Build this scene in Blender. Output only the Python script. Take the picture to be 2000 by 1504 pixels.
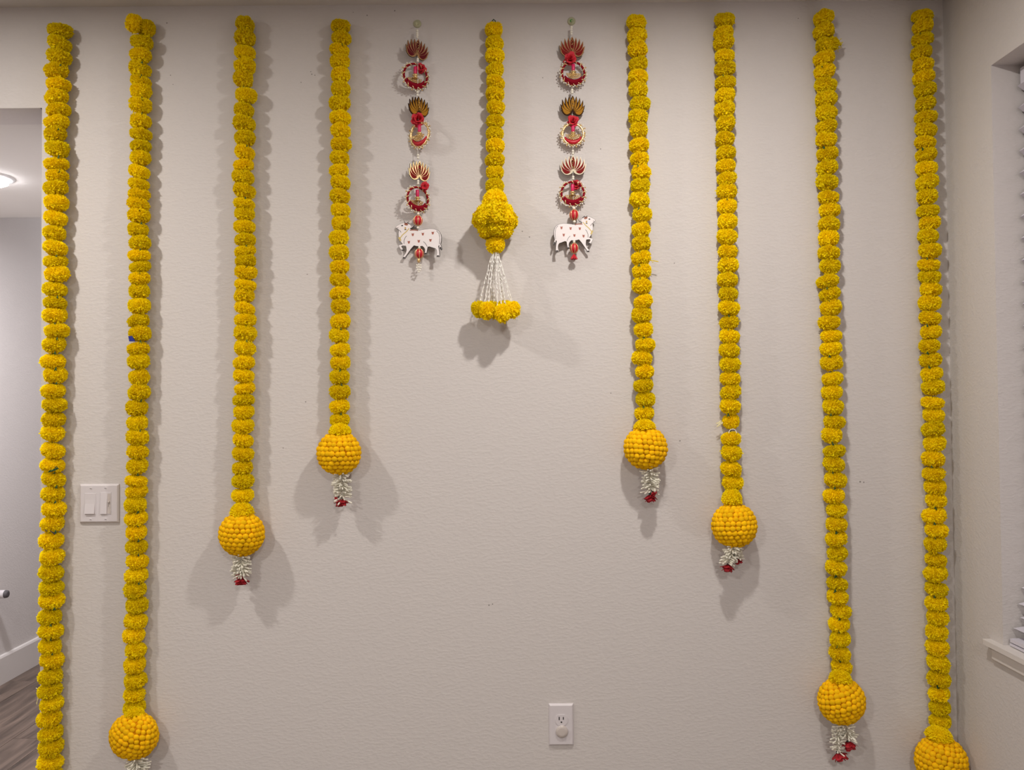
import bpy, math, random
from mathutils import Vector, Matrix
random.seed(7)
R = random.random
U = random.uniform
PI = math.pi
for o in list(bpy.data.objects):
    bpy.data.objects.remove(o)
SC = bpy.context.scene
COL = SC.collection

# ------------------------------------------------------------------ camera
F = 1500.0                 # focal length in pixels of a 2000 x 1504 frame
D = 2.174                  # distance from the camera to the decorated wall
CAM_Z = 1.32
cam_d = bpy.data.cameras.new('camera')
cam = bpy.data.objects.new('camera', cam_d)
COL.objects.link(cam)
SC.camera = cam
cam_d.sensor_fit = 'HORIZONTAL'
cam_d.sensor_width = 36.0
cam_d.lens = 36.0 * F / 2000.0
cam_d.clip_start = 0.05
PITCH, ROLL, YAW = 0.0195, -0.0086, 0.0022
rot = Matrix.Rotation(-YAW, 4, 'Z') @ Matrix.Rotation(PI / 2 + PITCH, 4, 'X') @ Matrix.Rotation(ROLL, 4, 'Z')
cam.matrix_world = Matrix.Translation((0, 0, CAM_Z)) @ rot
R3 = rot.to_3x3()


def ray(px, py):
    return R3 @ Vector(((px - 1000.0) / F, (752.0 - py) / F, -1.0))


def P(px, py, off=0.0):
    """world point at distance `off` in front of the wall for a place measured in the photograph"""
    d = ray(px, py)
    t = (D - off) / d.y
    return Vector((d.x * t, D - off, CAM_Z + d.z * t))


PX = 1.0 / 690.0           # metres per photograph pixel on the wall

CEIL = 2.453
# ------------------------------------------------------------------ world, exposure, lights
w = bpy.data.worlds.new('world')
SC.world = w
w.use_nodes = True
w.node_tree.nodes['Background'].inputs[0].default_value = (0.02, 0.025, 0.05, 1)
w.node_tree.nodes['Background'].inputs[1].default_value = 0.3
SC.view_settings.view_transform = 'Standard'
SC.view_settings.look = 'None'
SC.view_settings.gamma = 1.0
SC.view_settings.use_curve_mapping = False
SC.view_settings.exposure = 0.0

LAMP_A = Vector((P(1240, 10).x, D - 0.86, CEIL))
LAMP_B = Vector((P(-20, 10).x, D - 0.86, CEIL))
FILL_C = Vector((LAMP_A.x, D - 3.3, CEIL))  # unseen second row, added as fill for the wall and room
FILL_D = Vector((LAMP_B.x, D - 3.3, CEIL))  # left one of the added fill pair, stronger to lift the right wall
HALL_LAMP = Vector((-1.935, 2.83, 2.163))
WARM = (1.0, 0.95, 0.89)
LAMPS = [  # position, watts, radius, colour
    (LAMP_A, 17.5, 0.042, WARM), (LAMP_B, 17.5, 0.042, WARM),
    (FILL_C, 38.0, 0.078, WARM), (FILL_D, 46.0, 0.078, WARM),
    (HALL_LAMP, 27.0, 0.072, (0.97, 0.96, 1.0)),
    (Vector((-1.90, 4.75, 2.65)), 9.0, 0.072, (0.97, 0.96, 1.0)),  # unseen lamp added to brighten the hall side wall
]
HALL_Z = HALL_LAMP.z


# ------------------------------------------------------------------ materials
def mat(name, col, rough=0.6, metal=0.0, emit=None, es=0.0, bump=None, vary=0.0, trans=0.0, coat=0.0,
        sheen=0.0, noise=None, spec=0.5, alpha=1.0, transmission=0.0):
    m = bpy.data.materials.new(name)
    m.use_nodes = True
    nt = m.node_tree
    b = nt.nodes['Principled BSDF']
    b.inputs['Base Color'].default_value = (*col, 1)
    b.inputs['Roughness'].default_value = rough
    b.inputs['Metallic'].default_value = metal
    b.inputs['Specular IOR Level'].default_value = spec
    b.inputs['Coat Weight'].default_value = coat
    b.inputs['Sheen Weight'].default_value = sheen
    b.inputs['Transmission Weight'].default_value = transmission
    b.inputs['Alpha'].default_value = alpha
    if emit:
        b.inputs['Emission Color'].default_value = (*emit, 1)
        b.inputs['Emission Strength'].default_value = es
    tc = nt.nodes.new('ShaderNodeTexCoord')
    csrc = None
    if noise:                      # second colour mixed through a noise: (colour, scale, contrast)
        n = nt.nodes.new('ShaderNodeTexNoise')
        n.inputs['Scale'].default_value = noise[1]
        n.inputs['Detail'].default_value = 4
        r = nt.nodes.new('ShaderNodeMapRange')
        r.inputs[1].default_value = 0.5 - noise[2]
        r.inputs[2].default_value = 0.5 + noise[2]
        nt.links.new(tc.outputs['Object'], n.inputs['Vector'])
        nt.links.new(n.outputs['Fac'], r.inputs[0])
        mx = nt.nodes.new('ShaderNodeMixRGB')
        mx.inputs[1].default_value = (*col, 1)
        mx.inputs[2].default_value = (*noise[0], 1)
        nt.links.new(r.outputs[0], mx.inputs[0])
        csrc = mx.outputs[0]
    if vary:
        oi = nt.nodes.new('ShaderNodeObjectInfo')
        hsv = nt.nodes.new('ShaderNodeHueSaturation')
        hsv.inputs['Color'].default_value = (*col, 1)
        if csrc:
            nt.links.new(csrc, hsv.inputs['Color'])
        mr = nt.nodes.new('ShaderNodeMapRange')
        mr.inputs[3].default_value = 0.5 - vary * 0.022
        mr.inputs[4].default_value = 0.5 + vary * 0.022
        nt.links.new(oi.outputs['Random'], mr.inputs[0])
        nt.links.new(mr.outputs[0], hsv.inputs['Hue'])
        mr2 = nt.nodes.new('ShaderNodeMapRange')
        mr2.inputs[3].default_value = 1 - vary
        mr2.inputs[4].default_value = 1 + vary * 0.6
        wn = nt.nodes.new('ShaderNodeTexWhiteNoise')
        wn.noise_dimensions = '1D'
        nt.links.new(oi.outputs['Random'], wn.inputs['W'])
        nt.links.new(wn.outputs['Value'], mr2.inputs[0])
        nt.links.new(mr2.outputs[0], hsv.inputs['Value'])
        csrc = hsv.outputs[0]
    if csrc:
        nt.links.new(csrc, b.inputs['Base Color'])
    if bump:                       # (scale, strength, distance)
        n = nt.nodes.new('ShaderNodeTexNoise')
        n.inputs['Scale'].default_value = bump[0]
        n.inputs['Detail'].default_value = 5
        n.inputs['Roughness'].default_value = 0.6
        nt.links.new(tc.outputs['Object'], n.inputs['Vector'])
        bp = nt.nodes.new('ShaderNodeBump')
        bp.inputs['Strength'].default_value = bump[1]
        bp.inputs['Distance'].default_value = bump[2]
        nt.links.new(n.outputs['Fac'], bp.inputs['Height'])
        nt.links.new(bp.outputs[0], b.inputs['Normal'])
    if trans:
        tl = nt.nodes.new('ShaderNodeBsdfTranslucent')
        tl.inputs[0].default_value = (*col, 1)
        if csrc:
            nt.links.new(csrc, tl.inputs[0])
        ms = nt.nodes.new('ShaderNodeMixShader')
        ms.inputs[0].default_value = trans
        nt.links.new(b.outputs[0], ms.inputs[1])
        nt.links.new(tl.outputs[0], ms.inputs[2])
        nt.links.new(ms.outputs[0], nt.nodes['Material Output'].inputs[0])
    return m


def wall_material():
    m = mat('wall_paint', (0.605, 0.568, 0.552), 0.75, spec=0.25)
    nt = m.node_tree
    b = nt.nodes['Principled BSDF']
    tc = nt.nodes.new('ShaderNodeTexCoord')
    n1 = nt.nodes.new('ShaderNodeTexNoise')     # sprayed texture: soft blobs with fine grain
    n1.inputs['Scale'].default_value = 125
    n1.inputs['Detail'].default_value = 3
    mp = nt.nodes.new('ShaderNodeMapping')
    mp.inputs['Scale'].default_value = (0.62, 1, 1.25)
    nt.links.new(tc.outputs['Object'], mp.inputs['Vector'])
    nt.links.new(mp.outputs[0], n1.inputs['Vector'])
    rp = nt.nodes.new('ShaderNodeMapRange')
    rp.inputs[1].default_value = 0.40
    rp.inputs[2].default_value = 0.66
    rp.interpolation_type = 'SMOOTHSTEP'
    nt.links.new(n1.outputs['Fac'], rp.inputs[0])
    n2 = nt.nodes.new('ShaderNodeTexNoise')
    n2.inputs['Scale'].default_value = 330
    n2.inputs['Detail'].default_value = 2
    nt.links.new(tc.outputs['Object'], n2.inputs['Vector'])
    ad = nt.nodes.new('ShaderNodeMath')
    ad.operation = 'MULTIPLY_ADD'
    ad.inputs[1].default_value = 0.35
    nt.links.new(n2.outputs['Fac'], ad.inputs[0])
    nt.links.new(rp.outputs[0], ad.inputs[2])
    bp = nt.nodes.new('ShaderNodeBump')
    bp.inputs['Strength'].default_value = 0.30
    bp.inputs['Distance'].default_value = 0.0009
    nt.links.new(ad.outputs[0], bp.inputs['Height'])
    nt.links.new(bp.outputs[0], b.inputs['Normal'])
    return m


def plank_material():
    m = mat('wood_plank', (0.12, 0.08, 0.06), 0.45)
    nt = m.node_tree
    b = nt.nodes['Principled BSDF']
    tc = nt.nodes.new('ShaderNodeTexCoord')
    oi = nt.nodes.new('ShaderNodeObjectInfo')
    mp = nt.nodes.new('ShaderNodeMapping')
    mp.inputs['Scale'].default_value = (14, 1.6, 14)
    ad = nt.nodes.new('ShaderNodeVectorMath')
    ad.operation = 'ADD'
    sc = nt.nodes.new('ShaderNodeVectorMath')
    sc.operation = 'SCALE'
    sc.inputs[0].default_value = (7, 13, 3)
    nt.links.new(oi.outputs['Random'], sc.inputs['Scale'])
    nt.links.new(tc.outputs['Object'], ad.inputs[0])
    nt.links.new(sc.outputs[0], ad.inputs[1])
    nt.links.new(ad.outputs[0], mp.inputs['Vector'])
    n = nt.nodes.new('ShaderNodeTexNoise')
    n.inputs['Scale'].default_value = 1.5
    n.inputs['Detail'].default_value = 8
    n.inputs['Distortion'].default_value = 1.2
    nt.links.new(mp.outputs[0], n.inputs['Vector'])
    cr = nt.nodes.new('ShaderNodeValToRGB')
    e = cr.color_ramp.elements
    e[0].position = 0.3
    e[0].color = (0.05, 0.035, 0.028, 1)
    e[1].position = 0.72
    e[1].color = (0.20, 0.145, 0.115, 1)
    nt.links.new(n.outputs['Fac'], cr.inputs[0])
    nt.links.new(cr.outputs[0], b.inputs['Base Color'])
    return m


M = {}
M['wall'] = wall_material()
M['plank'] = plank_material()
M['ceiling'] = mat('ceiling_paint', (0.68, 0.65, 0.62), 0.85, bump=(60, 0.4, 0.001), spec=0.2)
M['trim'] = mat('white_trim_paint', (0.66, 0.62, 0.60), 0.35)
M['plastic'] = mat('white_plastic', (0.66, 0.62, 0.64), 0.28)
M['plastic2'] = mat('ivory_plastic', (0.56, 0.50, 0.47), 0.25)
M['dark'] = mat('dark_slot', (0.03, 0.025, 0.025), 0.6)
M['screw'] = mat('screw_metal', (0.35, 0.33, 0.33), 0.4, 0.6)
M['lens'] = mat('lamp_lens', (1, 1, 1), 0.5, emit=(1, 0.98, 0.96), es=9)
M['hall_lens'] = mat('hall_lamp_lens', (1, 1, 1), 0.5, emit=(0.97, 0.96, 1.0), es=30)
M['lamp_ring'] = mat('lamp_trim', (0.8, 0.8, 0.8), 0.4)
M['petal'] = mat('marigold_cloth', (1.0, 0.83, 0.006), 0.8, vary=0.10, trans=0.38, spec=0.12, sheen=0.0)
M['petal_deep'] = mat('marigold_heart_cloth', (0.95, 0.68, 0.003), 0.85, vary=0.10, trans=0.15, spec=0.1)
M['bead'] = mat('felt_bead', (0.90, 0.50, 0.004), 0.9, vary=0.14, spec=0.1, bump=(900, 0.5, 0.0006))
M['ballcore'] = mat('felt_core', (0.60, 0.25, 0.003), 0.95, spec=0.1)
M['string'] = mat('green_string', (0.008, 0.07, 0.012), 0.6)
M['jasmine'] = mat('jasmine_cloth', (0.88, 0.85, 0.74), 0.55, trans=0.15)
M['rose'] = mat('red_rose_cloth', (0.42, 0.008, 0.018), 0.7, trans=0.1)
M['calyx'] = mat('dark_green_calyx', (0.016, 0.035, 0.028), 0.6)
M['blue'] = mat('blue_cloth', (0.012, 0.022, 0.22), 0.8)
M['thread'] = mat('pale_thread', (0.75, 0.68, 0.40), 0.6)
M['whitethread'] = mat('white_thread', (0.80, 0.78, 0.74), 0.5)
M['pearl'] = mat('pearl', (0.82, 0.78, 0.68), 0.22, coat=0.5)
M['goldbead'] = mat('gold_bead', (0.72, 0.50, 0.22), 0.25, 0.75)
M['gold'] = mat('gold_sheet', (0.80, 0.60, 0.30), 0.30, 0.6)
M['brightgold'] = mat('bright_gold_sheet', (0.98, 0.88, 0.66), 0.16, 0.45)
M['tan'] = mat('tan_wood', (0.36, 0.20, 0.09), 0.7, spec=0.15)
M['burnt'] = mat('burnt_wood_edge', (0.045, 0.020, 0.010), 0.9, spec=0.05)
M['maroon'] = mat('maroon_enamel', (0.12, 0.007, 0.012), 0.7, spec=0.15)
M['red'] = mat('red_silk', (0.50, 0.006, 0.02), 0.45)
M['brickred'] = mat('red_enamel', (0.19, 0.008, 0.008), 0.7, spec=0.15)
M['mustard'] = mat('mustard_enamel', (0.36, 0.165, 0.012), 0.7, spec=0.15)
M['pink'] = mat('hot_pink_bead', (0.62, 0.01, 0.10), 0.4)
M['coral'] = mat('coral_rose_cloth', (0.68, 0.025, 0.045), 0.7, trans=0.2)
M['velvet'] = mat('dark_red_velvet', (0.22, 0.004, 0.014), 0.85, spec=0.1)
M['cow'] = mat('white_cow_print', (0.86, 0.80, 0.80), 0.22, coat=0.4)
M['ink'] = mat('black_ink', (0.02, 0.015, 0.015), 0.5)
M['bud'] = mat('brown_bud_print', (0.42, 0.13, 0.09), 0.5)
M['brown'] = mat('brown_forehead_print', (0.30, 0.09, 0.05), 0.5)
M['yellowprint'] = mat('yellow_neckband_print', (0.60, 0.46, 0.16), 0.5)
M['clear'] = mat('clear_plastic', (0.78, 0.78, 0.52), 0.2, alpha=0.55)
M['greenbit'] = mat('green_plastic', (0.04, 0.30, 0.05), 0.4)
M['shade'] = mat('pleated_shade_cloth', (0.70, 0.67, 0.74), 0.7, trans=0.15)
M['glass'] = mat('window_glass', (0.9, 0.95, 1.0), 0.03, transmission=1.0)
M['rubber'] = mat('grey_rubber', (0.08, 0.07, 0.075), 0.6)
M['scuff'] = mat('grey_scuff', (0.26, 0.24, 0.23), 0.9)


# ------------------------------------------------------------------ mesh helpers
class MB:
    def __init__(s):
        s.v = []
        s.f = []
        s.m = []
        s.sm = []

    def add(s, vs, fs, mi=0, smooth=False):
        n = len(s.v)
        s.v += [tuple(v) for v in vs]
        for f in fs:
            s.f.append(tuple(i + n for i in f))
            s.m.append(mi)
            s.sm.append(smooth)

    def box(s, a, b, mi=0):
        x0, y0, z0 = a
        x1, y1, z1 = b
        s.add([(x0, y0, z0), (x1, y0, z0), (x1, y1, z0), (x0, y1, z0), (x0, y0, z1), (x1, y0, z1), (x1, y1, z1), (x0, y1, z1)],
              [(0, 3, 2, 1), (4, 5, 6, 7), (0, 1, 5, 4), (1, 2, 6, 5), (2, 3, 7, 6), (3, 0, 4, 7)], mi)

    def chamfer(s, cx, cz, hw, hh, y0, y1, ch, inset, mi=0):
        """plate on the wall: back at y0, front at y1 (towards -Y), edges sloping in by `inset` over depth ch"""
        ring = lambda w, h, y: [(cx - w, y, cz - h), (cx + w, y, cz - h), (cx + w, y, cz + h), (cx - w, y, cz + h)]
        v = ring(hw, hh, y0) + ring(hw, hh, y1 + ch) + ring(hw - inset, hh - inset, y1)
        f = []
        for k in (0, 4):
            for i in range(4):
                j = (i + 1) % 4
                f.append((k + i, k + j, k + 4 + j, k + 4 + i))
        f.append((8, 9, 10, 11))
        f.append((3, 2, 1, 0))
        s.add(v, f, mi)

    def tube(s, pts, r, n=6, mi=0, closed=False, caps=True, rf=None):
        pts = [Vector(p) for p in pts]
        m = len(pts)
        rings = []
        up = Vector((0.13, 0.2, 1)).normalized()
        prev = None
        for i, p in enumerate(pts):
            if closed:
                t = (pts[(i + 1) % m] - pts[i - 1])
            else:
                t = (pts[min(i + 1, m - 1)] - pts[max(i - 1, 0)])
            if t.length < 1e-9:
                t = Vector((0, 0, 1))
            t.normalize()
            if prev is None:
                a = t.cross(up)
                if a.length < 0.1:
                    a = t.cross(Vector((1, 0, 0)))
            else:
                a = prev - t * prev.dot(t)
            a.normalize()
            prev = a.copy()
            b = t.cross(a)
            rr = r * (rf(i / max(1, m - 1)) if rf else 1)
            rings.append([p + a * math.cos(2 * PI * k / n) * rr + b * math.sin(2 * PI * k / n) * rr for k in range(n)])
        v = [q for g in rings for q in g]
        f = []
        for i in range(m if closed else m - 1):
            j = (i + 1) % m
            for k in range(n):
                l = (k + 1) % n
                f.append((i * n + k, i * n + l, j * n + l, j * n + k))
        s.add(v, f, mi, True)
        if caps and not closed:
            s.add(rings[0], [tuple(range(n))[::-1]], mi)
            s.add(rings[-1], [tuple(range(n))], mi)

    def ball(s, c, r, nu=10, nv=7, mi=0, scl=(1, 1, 1)):
        c = Vector(c)
        v = [c + Vector((0, 0, r * scl[2]))]
        for i in range(1, nv):
            th = PI * i / nv
            for k in range(nu):
                ph = 2 * PI * k / nu
                v.append(c + Vector((math.sin(th) * math.cos(ph) * r * scl[0], math.sin(th) * math.sin(ph) * r * scl[1], math.cos(th) * r * scl[2])))
        v.append(c - Vector((0, 0, r * scl[2])))
        f = []
        for k in range(nu):
            f.append((0, 1 + k, 1 + (k + 1) % nu))
        for i in range(nv - 2):
            for k in range(nu):
                a = 1 + i * nu
                f.append((a + k, a + nu + k, a + nu + (k + 1) % nu, a + (k + 1) % nu))
        a = 1 + (nv - 2) * nu
        for k in range(nu):
            f.append((a + k, len(v) - 1, a + (k + 1) % nu))
        s.add(v, f, mi, True)

    def lathe(s, c, prof, n=20, axis='Z', mi=0, smooth=True):
        """prof: list of (radius, height) from one end to the other"""
        v = []
        for r, h in prof:
            for k in range(n):
                a = 2 * PI * k / n
                x, y = r * math.cos(a), r * math.sin(a)
                v.append({'Z': (c[0] + x, c[1] + y, c[2] + h), 'Y': (c[0] + x, c[1] + h, c[2] + y),
                          'X': (c[0] + h, c[1] + x, c[2] + y)}[axis])
        f = []
        for i in range(len(prof) - 1):
            for k in range(n):
                l = (k + 1) % n
                f.append((i * n + k, i * n + l, (i + 1) * n + l, (i + 1) * n + k))
        s.add(v, f, mi, smooth)
        s.add(v[:n], [tuple(range(n))[::-1]], mi)
        s.add(v[-n:], [tuple(range(n))], mi)

    def prism(s, poly, y_front, y_back, mi=0, side=None):
        n = len(poly)
        v = [(x, y_front, z) for x, z in poly] + [(x, y_back, z) for x, z in poly]
        s.add(v, [tuple(range(n)), tuple(range(2 * n - 1, n - 1, -1))], mi)
        s.add(v, [(i, n + i, n + (i + 1) % n, (i + 1) % n) for i in range(n)], mi if side is None else side)

    def build(s, name, mats, parent=None, loc=None, rotm=None, fix=True):
        me = bpy.data.meshes.new(name)
        me.from_pydata(s.v, [], s.f)
        if not isinstance(mats, (list, tuple)):
            mats = [mats]
        for m_ in mats:
            me.materials.append(m_)
        me.polygons.foreach_set('material_index', s.m)
        me.polygons.foreach_set('use_smooth', s.sm)
        me.update()
        if fix:
            import bmesh
            bm = bmesh.new()
            bm.from_mesh(me)
            bmesh.ops.recalc_face_normals(bm, faces=bm.faces)
            bm.to_mesh(me)
            bm.free()
        return inst(name, me, parent, loc, rotm)


def inst(name, me, parent=None, loc=None, rotm=None):
    o = bpy.data.objects.new(name, me)
    COL.objects.link(o)
    if parent:
        o.parent = parent
    if rotm is not None:
        o.matrix_basis = (Matrix.Translation(loc) if loc is not None else Matrix.Identity(4)) @ rotm
    elif loc is not None:
        o.location = loc
    return o


def thing(name, label, cat, loc=(0, 0, 0), group=None, rotm=None):
    o = inst(name, None, None, Vector(loc), rotm)
    o.empty_display_size = 0.02
    tag(o, label, cat, group)
    return o


def tag(o, label, cat=None, group=None):
    o['label'] = label
    if cat:
        o['category'] = cat
    if group:
        o['group'] = group
    return o


def struct(o):
    o['kind'] = 'structure'
    return o


def EUL(x=0, y=0, z=0):
    return (Matrix.Rotation(z, 4, 'Z') @ Matrix.Rotation(y, 4, 'Y') @ Matrix.Rotation(x, 4, 'X'))


# ------------------------------------------------------------------ the room
X0, X1 = -3.6, 1.247     # left and right walls of the room
Y0 = -2.9                          # wall behind the camera
HL, HR = -2.42, -1.327    # hall side wall, right edge of the opening
HEAD = 2.163                # height of the opening and of the low hall ceiling
TH = 0.13
HY = 3.455                         # where the low hall ceiling ends
HEND = 6.2
import bmesh


def bevel(o, wd, seg=3, ang=40):
    m_ = o.modifiers.new('bevel', 'BEVEL')
    m_.width = wd
    m_.segments = seg
    m_.limit_method = 'ANGLE'
    m_.angle_limit = math.radians(ang)
    return o


mb = MB()
poly = [(X0, 0), (HL, 0), (HL, HEAD), (HR, HEAD), (HR, 0), (X1 + 0.2, 0), (X1 + 0.2, CEIL), (X0, CEIL)]
mb.prism(poly, D, D + TH)
wb = bevel(struct(mb.build('wall_back', M['wall'])), 0.009, 4)
# small nail holes and scuffs left in the paint
for (x, y, s_) in [(326, 45, 1.6), (333, 147, 1.2), (338, 165, 1.0), (609, 145, 1.4), (615, 147, 1.2), (607, 140, 1.1), (588, 161, 1.1),
                   (717, 30, 1.5), (690, 24, 1.0), (771, 21, 1.6), (1060, 152, 1.2), (1173, 291, 1.3), (1020, 452, 1.4), (1034, 463, 1.5),
                   (600, 536, 1.2), (1328, 861, 1.6), (1317, 514, 1.2), (1559, 36, 1.2), (955, 1182, 1.6), (962, 1180, 1.4), (1680, 941, 2.0),
                   (1687, 942, 1.6), (597, 785, 1.4), (553, 875, 1.2), (1193, 768, 1.2), (1240, 170, 1.2)]:
    p = P(x, y, 0)
    b_ = MB()
    b_.lathe((0, 0, 0), [(s_ * PX * 0.9, 0.0002), (s_ * PX * 0.9, -0.0002)], 7, 'Y')
    o = b_.build('nail_hole', M['scuff'], wb)
    o.location = p

# right wall with a window opening
WY1 = 1.962                         # far edge of window opening
WY0 = 0.75
WZ0, WZ1 = 0.687, 2.172
mb = MB()
TR = 0.21
mb.box((X1, WY1, 0), (X1 + TR, D, CEIL))
mb.box((X1, Y0, 0), (X1 + TR, WY0, CEIL))
mb.box((X1, WY0, 0), (X1 + TR, WY1, WZ0 - 0.0135))
mb.box((X1, WY0, WZ1), (X1 + TR, WY1, CEIL))
wr = mb.build('wall_right', M['wall'])
bm = bmesh.new()
bm.from_mesh(wr.data)
bmesh.ops.remove_doubles(bm, verts=bm.verts, dist=1e-5)
bm.to_mesh(wr.data)
bm.free()
struct(wr)
mb = MB(); mb.box((X0 - 0.12, Y0, 0), (X0, D, CEIL)); struct(mb.build('wall_left', M['wall']))
mb = MB(); mb.box((X0, Y0 - 0.12, 0), (X1, Y0, CEIL)); struct(mb.build('wall_front', M['wall']))
mb = MB(); mb.box((X0 - 0.12, Y0 - 0.12, CEIL), (X1 + TR, D + TH, CEIL + 0.1)); struct(mb.build('ceiling', M['ceiling']))
# hall shell
mb = MB()
mb.box((HL, D + TH, HEAD), (HR, HY, HEAD + 0.34))
o = struct(mb.build('ceiling_hall', M['ceiling']))
mb = MB(); mb.box((HL - 0.12, D + TH, 0), (HL, HEND, 2.75)); struct(mb.build('wall_hall_left', M['wall']))
mb = MB(); mb.box((HR, D + TH, 0), (HR + 0.12, HEND, 2.75)); struct(mb.build('wall_hall_right', M['wall']))
mb = MB(); mb.box((HL - 0.12, HEND, 0), (HR + 0.12, HEND + 0.12, 2.75)); struct(mb.build('wall_hall_far', M['wall']))
mb = MB(); mb.box((HL - 0.12, HY, 2.65), (HR + 0.12, HEND, 2.75)); struct(mb.build('ceiling_hall_far', M['ceiling']))
# floor: slab plus single planks
mb = MB()
mb.box((X0 - 0.12, Y0 - 0.12, -0.1), (X1 + TR, D, 0.0))
mb.box((HL - 0.12, D, -0.1), (HR + 0.12, HEND + 0.1, -0.012))
fl = struct(mb.build('floor', M['plank']))
PW = 0.148
nx = int(math.ceil((HR - HL) / PW))
for i in range(nx):
    xa = HL + i * PW
    xb = min(xa + PW, HR)
    y = D - U(0.0, 0.0)
    first = True
    while y < HEND:
        L = 1.22 if not first else 0.3 + ((i * 0.53) % 1.0)
        first = False
        ye = min(y + L, HEND)
        b_ = MB()
        b_.box((xa + 0.0008, y + 0.0008, -0.012), (xb - 0.0008, ye - 0.0008, U(-0.0006, 0.0)))
        b_.build('plank', M['plank'], fl)
        y = ye
# baseboards


def baseboard(name, a, b, nrm):
    a = Vector(a); b = Vector(b); n_ = Vector(nrm)
    prof = [(0, 0), (0.015, 0), (0.015, 0.124), (0.011, 0.133), (0, 0.135)]
    m_ = MB()
    va = [a + n_ * d_ + Vector((0, 0, h_)) for d_, h_ in prof]
    vb = [b + n_ * d_ + Vector((0, 0, h_)) for d_, h_ in prof]
    k = len(prof)
    m_.add(va + vb, [(i, (i + 1) % k, k + (i + 1) % k, k + i) for i in range(k)] + [tuple(range(k))[::-1], tuple(range(k, 2 * k))])
    return struct(m_.build(name, M['trim']))


baseboard('baseboard_hall', (HL, D + TH, 0), (HL, HEND, 0), (1, 0, 0))
baseboard('baseboard_back', (HR, D, 0), (X1, D, 0), (0, -1, 0))
baseboard('baseboard_right', (X1, Y0, 0), (X1, D, 0), (-1, 0, 0))
baseboard('baseboard_left', (X0, Y0, 0), (X0, D, 0), (1, 0, 0))
baseboard('baseboard_front', (X0, Y0, 0), (X1, Y0, 0), (0, 1, 0))

# window: frame and pane in the opening, stool and apron below, pleated shade inside
win = inst('window_1', None, None, (X1 + 0.165, (WY0 + WY1) / 2, WZ0))
struct(win)
wl = Vector(win.location)
fr = MB()
fw = 0.045
a0, a1, z0, z1 = WY0 - wl.y, WY1 - wl.y, 0.0, WZ1 - WZ0
fr.box((-0.02, a0, z0), (0.04, a1, z0 + fw)); fr.box((-0.02, a0, z1 - fw), (0.04, a1, z1))
fr.box((-0.02, a0, z0), (0.04, a0 + fw, z1)); fr.box((-0.02, a1 - fw, z0), (0.04, a1, z1))
fr.box((-0.02, a0, (z0 + z1) / 2 - 0.02), (0.04, a1, (z0 + z1) / 2 + 0.02))
fr.build('frame', M['trim'], win)
g_ = MB(); g_.box((0.005, a0 + fw, z0 + fw), (0.011, a1 - fw, z1 - fw)); g_.build('pane', M['glass'], win)
# stool (inner sill) with a rounded nose that runs past the opening
mb = MB()
nx_, ne = X1 - 0.023, WY1 + 0.051
pl_ = [(nx_, WY0 - 0.05), (nx_, ne), (X1 - 0.0005, ne), (X1 - 0.0005, WY1 - 0.001), (X1 + 0.16, WY1 - 0.001), (X1 + 0.16, WY0 + 0.001), (X1 - 0.0005, WY0 + 0.001), (X1 - 0.0005, WY0 - 0.05)]
mb.prism(pl_, 0, 0.013)
mb.v = [(x, z, WZ0 - y) for x, y, z in mb.v]
st = bevel(struct(mb.build('trim_1', M['trim'])), 0.004, 3)
mb = MB()
mb.box((X1 - 0.010, WY0 - 0.03, WZ0 - 0.048), (X1, WY1 + 0.034, WZ0 - 0.0135))
bevel(struct(mb.build('trim_2', M['trim'])), 0.003, 2)
# pleated shade
sx = X1 + 0.085
shade = thing('pleated_shade', 'white pleated shade lowered in the window at the right edge', 'window shade', (sx, WY1 - 0.012, WZ0 + 0.002))
pz = [0.0]
ys0, ys1 = WY0 - WY1 + 0.04, 0.0
m_ = MB()
ztop = WZ1 - WZ0 - 0.05
fr_amp = [0.066, 0.048, 0.052, 0.043, 0.032, 0.028, 0.026]
fr_stp = [0.026, 0.035, 0.040, 0.048, 0.055, 0.056, 0.056]
pts = [(0.02, 0.022, 0.0)]
zz = 0.044
k = 0
while zz < ztop:
    am = fr_amp[min(k, 6)]
    st_ = fr_stp[min(k, 6)]
    pts.append((-am, zz, 0.0))
    pts.append((am * 0.40, zz + st_ * 0.5, 0.003))
    zz += st_
    k += 1
v = []
for (x, z, e) in pts:
    v.append((x, ys1 - e, z)); v.append((x, ys0, z))
m_.add(v, [(2 * i, 2 * i + 1, 2 * i + 3, 2 * i + 2) for i in range(len(pts) - 1)])
o = m_.build('pleats', M['shade'], shade)
sm_ = o.modifiers.new('thick', 'SOLIDIFY'); sm_.thickness = 0.0015
m_ = MB(); m_.box((-0.076, ys0, 0.0), (0.02, ys1, 0.006)); m_.box((-0.075, ys0, 0.009), (0.02, ys1, 0.018)); m_.build('bottom_rail', M['shade'], shade)
m_ = MB(); m_.box((-0.018, ys0, ztop - 0.005), (0.02, ys1, ztop + 0.035)); m_.build('head_rail', M['shade'], shade)

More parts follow.
